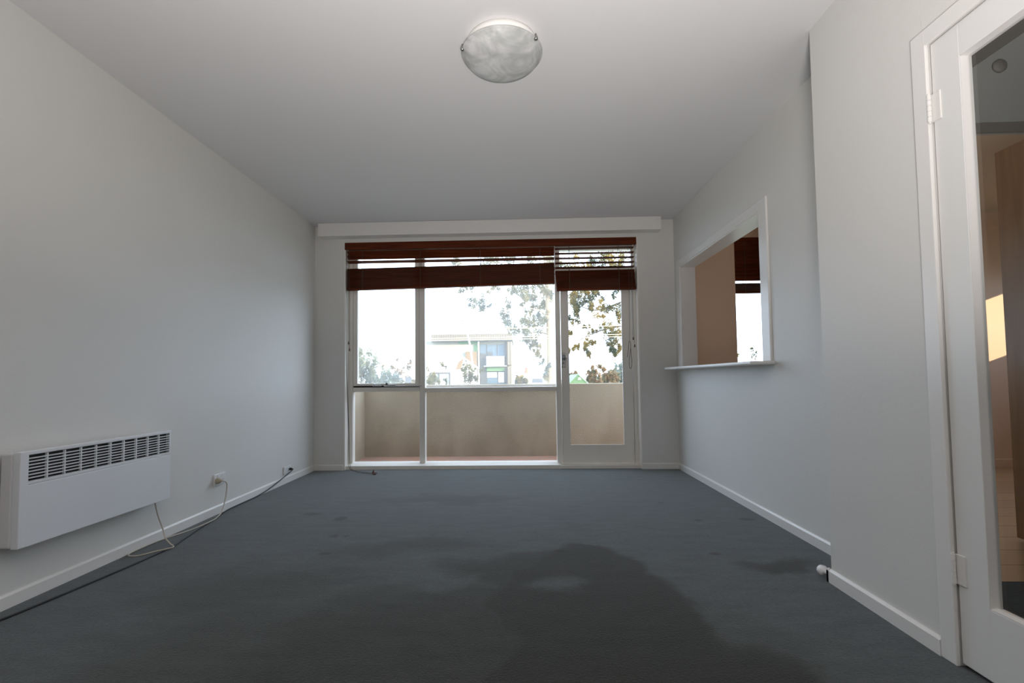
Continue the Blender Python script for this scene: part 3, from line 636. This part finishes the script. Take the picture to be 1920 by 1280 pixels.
for (x0, x1, z0, z1, mull) in ((-3.70, -3.15, 3.28, 4.10, 0), (-3.06, -1.44, 3.0, 4.08, -2.1), (-3.06, -1.44, .45, 1.55, -2.05), (-7.9, -6.2, .6, 1.9, -7.0)):
    wn = MB().box(x0-.04, x1+.04, 44.93, 44.99, z0-.04, z0).box(x0-.04, x1+.04, 44.93, 44.99, z1, z1+.04).box(x0-.04, x0, 44.93, 44.99, z0, z1).box(x1, x1+.04, 44.93, 44.99, z0, z1)
    if mull: wn.box(mull-.04, mull+.04, 44.93, 44.99, z0, z1)
    wo = wn.build('window', GREY, ap); p_ = MB().box(x0, x1, 44.95, 44.98, z0, z1).build('pane', PANEB, wo); p_.location = (0, 0, 0)
MB().box(-2.0, -1.48, 44.90, 44.94, .55, 1.5).box(-3.05, -2.15, 44.91, 44.94, 1.0, 1.5).build('curtain', WHITE, ap)
MB().box(-3.02, -2.55, 44.90, 44.94, 3.05, 3.42).build('curtain', GREY, ap)

def gable_house(name, label, x0, x1, y0, y1, zg, ze, zr, wallm, roofm, extra=None):
    t = thing(name, label, 'house', ((x0+x1)/2, (y0+y1)/2, zg))
    MB().prism([(x0, zg), (x1, zg), (x1, ze), ((x0+x1)/2, zr-.052), (x0, ze)], 1, y0, y1).build('wall', wallm, t)
    xm = (x0+x1)/2; e = .04
    MB().prism([(x0-e, ze-.15), (xm, zr-.05), (xm, zr+.05), (x0-e, ze-.05)], 1, y0-e, y1+e).prism([(x1+e, ze-.15), (x1+e, ze-.05), (xm, zr+.05), (xm, zr-.05)], 1, y0-e, y1+e).build('roof', roofm, t)
    return t
hs = gable_house('low_house', 'low white house in front of the left part of the apartment block', -6.6, -3.45, 31, 39, -3, 1.9, 3.0, WHITE, SLATE)
MB().prism([(-4.15, 1.55), (-3.80, 1.55), (-3.62, 2.25), (-3.95, 2.0)], 1, 30.9, 31.02).build('gable_vent', TAN, hs)
ga = thing('garden_shed', 'small shed with a wide window beside the low cream house', 'shed', (-4.9, 30, -2.6))
MB().box(-5.65, -4.2, 29.5, 30.8, -3, 1.36).build('wall', CREAM, ga)
shw = MB().box(-5.55, -4.28, 29.44, 29.5, 1.24, 1.32).box(-5.55, -5.48, 29.44, 29.5, -.2, 1.24).box(-4.36, -4.28, 29.44, 29.5, -.2, 1.24).box(-5.02, -4.95, 29.44, 29.5, -.2, 1.24).build('window', GREY, ga)
p_ = MB().box(-5.48, -4.36, 29.46, 29.49, -.2, 1.24).build('pane', paint('shed_glass', (.34, .38, .36), .3, .2, 3, 0), shw); p_.location = (0, 0, 0)
gh = gable_house('green_roofed_house', 'house with a green gable roof seen through the balcony door glass', 4.05, 5.62, 40, 46, -2.4, .42, 1.16, GREENROOF, GREENROOF)
MB().prism([(4.78, .72), (5.08, .72), (4.98, .92), (4.88, .92)], 1, 39.9, 40.05).build('gable_vent', WHITE, gh)
wh = gable_house('white_house', 'distant pale house with one red chimney pot behind the gum tree', -.7, 3.0, 84, 92, -1, 1.2, 1.55, WHITE, SLATE)
MB().box(.8, 1.5, 83.6, 84.6, 1.0, 1.72).build('chimney_stack', WHITE, wh)
MB().lathe([(.36, 0), (.25, .85), (.34, .95), (.30, 1.0), (0, 1.0)], (1.15, 84.1, 1.72), seg=16).build('chimney_pot', REDC, wh)

# street light pole, leaning
sp = thing('street_light', 'leaning white street light pole in front of the apartment block', 'street light', (-2.0, 25, -2.75))
MB().tube([(-1.85, 25, -2.8), (-2.36, 25, .85), (-2.57, 25, 2.58), (-2.73, 25, 3.4)], .05, 10, r_end=.045).build('pole', WHITE, sp, smooth=True)
MB().tube([(-2.73, 25, 3.35), (-2.80, 24.6, 3.7), (-2.85, 23.9, 3.85)], .035, 8).build('arm', WHITE, sp)
MB().bbox(-2.96, -2.74, 23.4, 23.95, 3.80, 3.90, .02).build('lamp_head', WHITE, sp)
MB().bbox(-2.66, -2.46, 24.9, 25.08, 2.35, 2.62, .02).build('junction_box', WHITE, sp)

# parked van
CARW = paint('van_paint', (.72, .74, .76), .3, .02, 3, 0)
vn = thing('parked_van', 'pale van parked beyond the trunk of the gum tree', 'van', (2.6, 70, -.9))
def van_body(x0, x1, y0, y1, z):
    pr = [(y0, z+.3), (y1, z+.3), (y1, z+1.95), (y0+1.2, z+1.95), (y0+.55, z+1.25), (y0, z+1.1)]
    n = len(pr); vs = [(x0, *p) for p in pr]+[(x1, *p) for p in pr]
    return MB().add(vs, [tuple(range(n))[::-1], tuple(range(n, 2*n))]+[(i, (i+1) % n, (i+1) % n+n, i+n) for i in range(n)])
van_body(1.6, 3.5, 69, 73.6, -1.02).build('body', CARW, vn)
MB().add([(1.75, 69.50, .24), (3.35, 69.50, .24), (3.3, 70.12, .86), (1.8, 70.12, .86)], [(0, 1, 2, 3)]).build('windscreen', GREY, vn)
for x in (1.66, 3.24):
    for y in (69.8, 72.8): MB().lathe([(.34, 0), (.34, .2), (.2, .21), (0, .21)], (x, y, -.70), (1, 0, 0), 20).build('wheel', BLACK, vn)
for x in (1.72, 3.16): MB().bbox(x, x+.24, 68.97, 69.05, -.25, -.10, .02).build('headlight', REDC if x < 2 else WHITE, vn)

# ------------------------------------------------------------------ vegetation
def leaf_mesh(clusters, seed, L0, L1, wr, droop=.6, dens=1.0):
    """clusters: (x, y, z, rx, ry, rz, n)"""
    rnd = random.Random(seed); v = []; f = []
    subs = []
    for (cx, cy, cz, rx, ry, rz, n) in clusters:
        k = rnd.randint(5, 8)
        for _ in range(k):
            subs.append((cx+rnd.gauss(0, .45)*rx, cy+rnd.gauss(0, .45)*ry, cz+rnd.gauss(0, .5)*rz,
                         rx*rnd.uniform(.18, .38), ry*rnd.uniform(.2, .4), rz*rnd.uniform(.25, .6), n/k))
    for (cx, cy, cz, rx, ry, rz, n) in subs:
        for _ in range(int(n*dens)):
            c = Vector((cx+rnd.gauss(0, .62)*rx, cy+rnd.gauss(0, .62)*ry, cz+rnd.gauss(0, .62)*rz))
            d = Vector((rnd.gauss(0, 1), rnd.gauss(0, 1), rnd.gauss(-droop*1.6, .7))).normalized()
            s = d.cross(Vector((rnd.gauss(0, 1), rnd.gauss(0, 1), rnd.gauss(0, .4)))).normalized()
            l = rnd.uniform(L0, L1); wd = l*wr
            i = len(v)
            v += [c-d*l*.5, c-d*l*.05+s*wd*.5, c+d*l*.5, c-d*l*.05-s*wd*.5]
            f.append((i, i+1, i+2, i+3))
    m = MB(); m.v = [tuple(q) for q in v]; m.f = f; m.m = [0]*len(f); return m
def px(Y, cl, depth=1.0, dens=10.0):
    """lays crown clumps given in angular units round the eye at a real distance Y"""
    k = Y/900.0; rnd = random.Random(int(Y*7)); out = []
    for (a, b, r) in cl:
        R = r*k*1.45; yy = Y+rnd.uniform(-depth, depth)
        out.append(((a-974.7)*k, yy, EYE+(709-b)*k, R, R*1.1, R*1.05, dens*r))
    return out
def tree(name, label, cat, base_, trunk, r0, r1, branches, clumps, leafm, barkm, seed, L0, L1, wr, droop=.6, group=None):
    t = thing(name, label, cat, base_, group)
    MB().tube(smooth_path(trunk, 5), r0, 14, r_end=r1).build('trunk', barkm, t, smooth=True)
    if branches:
        bm_ = MB()
        for b_, ra, rb in branches: bm_.tube(smooth_path(b_, 4), ra, 8, r_end=rb)
        bm_.build('branches', TWIG if barkm is not BARK else BARK, t, smooth=True)
    leaf_mesh(clumps, seed, L0, L1, wr, droop).build('foliage', leafm, t)
    return t
g1 = px(18, [(898, 563, 11), (907, 573, 8), (880, 520, 12), (868, 533, 7), (952, 575, 7), (946, 588, 7), (928, 545, 8), (955, 612, 8), (966, 619, 6), (990, 545, 13), (1005, 556, 13), (1017, 540, 12),
             (985, 562, 9), (1000, 577, 8), (966, 545, 6), (1009, 600, 10), (990, 602, 9), (1006, 616, 12), (985, 622, 8), (1018, 608, 8), (1024, 568, 10), (1032, 556, 9), (990, 634, 8), (1000, 642, 6),
             (999, 650, 6), (1007, 662, 6), (1013, 674, 5), (1026, 692, 5), (1024, 708, 6), (900, 505, 14), (940, 500, 14), (975, 510, 14), (1010, 510, 14), (1035, 520, 12), (920, 480, 14), (960, 480, 16), (1000, 480, 16), (1035, 485, 14), (860, 490, 9)], .9, 22)
k18 = .02
def P18(a, b, dy=0): return ((a-974.7)*k18, 18+dy, EYE+(709-b)*k18)
tree('gum_tree', 'tall gum tree with pale trunk left of the balcony door, hazy blue foliage', 'tree', (1.15, 18, -2.8),
     [(1.12, 18, -2.85), P18(1033, 715), P18(1033, 640), P18(1031, 560), P18(1028, 480), P18(1020, 380)], .17, .11,
     [([P18(1031, 560), P18(1010, 530, .3), P18(980, 505, .5), P18(930, 500, .6), P18(895, 530, .5), P18(898, 560, .4)], .05, .012),
      ([P18(1032, 600), P18(1015, 585, -.3), P18(990, 580, -.4), P18(955, 572, -.4)], .03, .008),
      ([P18(1033, 630), P18(1015, 622, .3), P18(990, 625, .3), P18(997, 650, .3), P18(1012, 672, .2)], .028, .007),
      ([P18(1028, 480), P18(990, 470), P18(930, 475)], .05, .01)], g1, LEAF_GUM, BARK, 11, .10, .19, .30)
g2 = px(14, [(1072, 552, 10), (1088, 562, 12), (1084, 580, 8), (1110, 588, 9), (1105, 556, 9), (1122, 548, 9), (1095, 545, 10), (1152, 548, 9), (1143, 582, 9), (1160, 592, 9), (1150, 600, 7), (1142, 606, 5), (1078, 600, 7), (1083, 590, 6),
             (1115, 616, 6), (1150, 622, 11), (1135, 636, 9), (1157, 640, 10), (1142, 650, 7), (1140, 661, 4), (1105, 646, 6), (1116, 640, 6), (1101, 656, 5), (1110, 663, 4), (1070, 655, 5), (1081, 650, 4), (1164, 655, 7), (1161, 664, 5),
             (1068, 630, 4), (1098, 614, 3), (1125, 600, 3), (1060, 500, 14), (1085, 495, 14), (1110, 500, 14), (1140, 495, 15), (1165, 500, 14), (1190, 510, 14), (1070, 525, 12), (1100, 528, 12), (1130, 525, 10), (1160, 528, 10), (1180, 580, 14), (1185, 625, 16), (1190, 550, 14)], .8, 58)
k14 = 14/900
def P14(a, b, dy=0): return ((a-974.7)*k14, 14+dy, EYE+(709-b)*k14)
tree('tree', 'tree with golden sunlit leaves filling the balcony door glass', 'tree', (4.3, 14, -2.9),
     [(4.3, 14, -3), (4.2, 14, 0), (4.05, 14, 2.2), (3.8, 14, 4.5), (3.6, 14, 6)], .20, .10,
     [([(4.05, 14, 2.2), P14(1200, 610), P14(1150, 615, .2), P14(1115, 625, .3), P14(1085, 640, .3)], .045, .008),
      ([(3.95, 14, 3.3), P14(1190, 560), P14(1150, 575), P14(1115, 583), P14(1085, 570, .2)], .045, .008),
      ([(3.8, 14, 4.5), P14(1160, 520), P14(1125, 545), P14(1135, 565)], .04, .007),
      ([P14(1160, 520), P14(1110, 525), P14(1070, 540)], .03, .007)], g2, LEAF_GOLD, TWIG, 12, .045, .085, .42, .3)
def shrub(label, Y, cl, leafm, seed, xb, L0=.08, L1=.16, group='shrubs beyond the balcony', dens=14, name='shrub'):
    c = px(Y, cl, .5, dens); zb = -2.75
    k = Y/900; x = (xb-974.7)*k
    br_ = []
    for (cx, cy, cz, rx, ry, rz, n) in c: br_.append(([(x, Y, zb), (x+(cx-x)*.5, (Y+cy)/2, (zb+cz)/2+.3), (cx, cy, cz)], .025, .008))
    return tree(name, label, 'shrub', (x, Y, zb), [(x, Y, zb), (x, Y, zb+.6), (x+.02, Y, zb+1.2)], .05, .035, br_, c, leafm, TWIG, seed, L0, L1, .4, .1, group)
shrub('tall bluish shrub at the far left of the left window pane', 15, [(668, 668, 12), (680, 678, 12), (690, 690, 10), (670, 695, 14), (655, 680, 14), (685, 708, 12), (665, 715, 14), (678, 655, 5), (700, 700, 5)], LEAF_BLUE, 21, 668, dens=26)
shrub('rounded bluish shrub along the bottom of the left window pane', 18.5, [(710, 708, 12), (725, 705, 11), (738, 712, 10), (695, 712, 12), (722, 720, 16)], LEAF_BLUE, 22, 718, dens=26)
shrub('thin rusty tipped shrub right of centre in the left window pane', 22, [(745, 690, 5), (760, 684, 6), (768, 676, 3), (730, 686, 4), (752, 695, 6), (722, 686, 3), (770, 708, 8), (755, 712, 8), (780, 715, 8), (742, 672, 2)], LEAF_RUST, 23, 757, dens=14)
shrub('dark green shrub in front of the garden shed window', 24.5, [(808, 712, 7), (815, 708, 6), (800, 715, 8), (812, 718, 8), (836, 712, 3)], LEAF_OLIVE, 24, 808, dens=26)
shrub('airy olive shrub in front of the street light pole', 20, [(873, 685, 5), (880, 694, 8), (888, 700, 7), (872, 702, 6), (884, 710, 9), (876, 714, 8), (893, 710, 5), (868, 692, 3), (905, 692, 4), (828, 682, 5), (798, 690, 4)], LEAF_OLIVE, 25, 880, dens=13)
def far_tree(label, Y, cl, leafm, seed, xb, dens):
    k = Y/900; x = (xb-974.7)*k; c = px(Y, cl, 1.2, dens)
    return tree('distant_tree', label, 'tree', (x, Y, -1.5), [(x, Y, -1.6), (x, Y, 0), (x, Y, .9)], .25, .12, None, c, leafm, TWIG, seed, .25, .5, .6, .1, 'distant trees on the skyline')
far_tree('rusty and dark distant tree just right of the green gable roof', 60, [(1108, 701, 6), (1117, 706, 7), (1104, 712, 6), (1120, 716, 7)], LEAF_RUST, 31, 1112, 40)
far_tree('pale rusty distant tree in the middle of the door glass skyline', 73, [(1135, 708, 8), (1143, 712, 8), (1132, 716, 8), (1152, 716, 7)], LEAF_RUST, 32, 1140, 40)
far_tree('grey green distant tree at the right side of the door glass', 88, [(1158, 700, 9), (1168, 696, 9), (1162, 712, 10), (1145, 702, 7), (1180, 705, 12)], LEAF_BLUE, 33, 1162, 60)
far_tree('small distant tree left of the green gable roof', 64, [(1066, 708, 6), (1074, 706, 5), (1062, 714, 6)], LEAF_RUST, 34, 1068, 50)
far_tree('low golden distant bush left of the gum trunk', 58, [(977, 713, 5), (984, 714, 4), (971, 714, 4)], LEAF_GOLD, 35, 977, 60)
# bare branching tree low in the kitchen window
shrub('sparse twiggy shrub low in the kitchen window glass', 20, [(1384, 668, 5), (1395, 660, 3), (1402, 672, 4), (1412, 664, 2), (1425, 668, 4)], LEAF_OLIVE, 26, 1398, dens=7, group='shrubs beyond the balcony')

# power lines
for (zl, za, lab) in ((3.02, 3.14, 'highest overhead wire crossing in front of the golden tree'), (2.66, 2.78, 'middle overhead wire crossing in front of the golden tree'), (2.56, 2.66, 'lowest overhead wire crossing in front of the golden tree')):
    z0 = zl-.02*3; y = 12.6; s_ = y/20
    pts = [((-14+28*i/16), y, EYE+(z0+(za-zl)*((-14+28*i/16)/.55-5.6)/4.0*.25 + .0015*(-14+28*i/16)**2 - EYE)*s_ + .05) for i in range(17)]
    tag(MB().tube(pts, .010, 6).build('power_line', paint('warm_cable', (.85, .66, .42), .6, .05, 3, 0) if 'warm_cable' not in MATS else MATS['warm_cable'], smooth=True), lab, 'power line', 'overhead power lines')
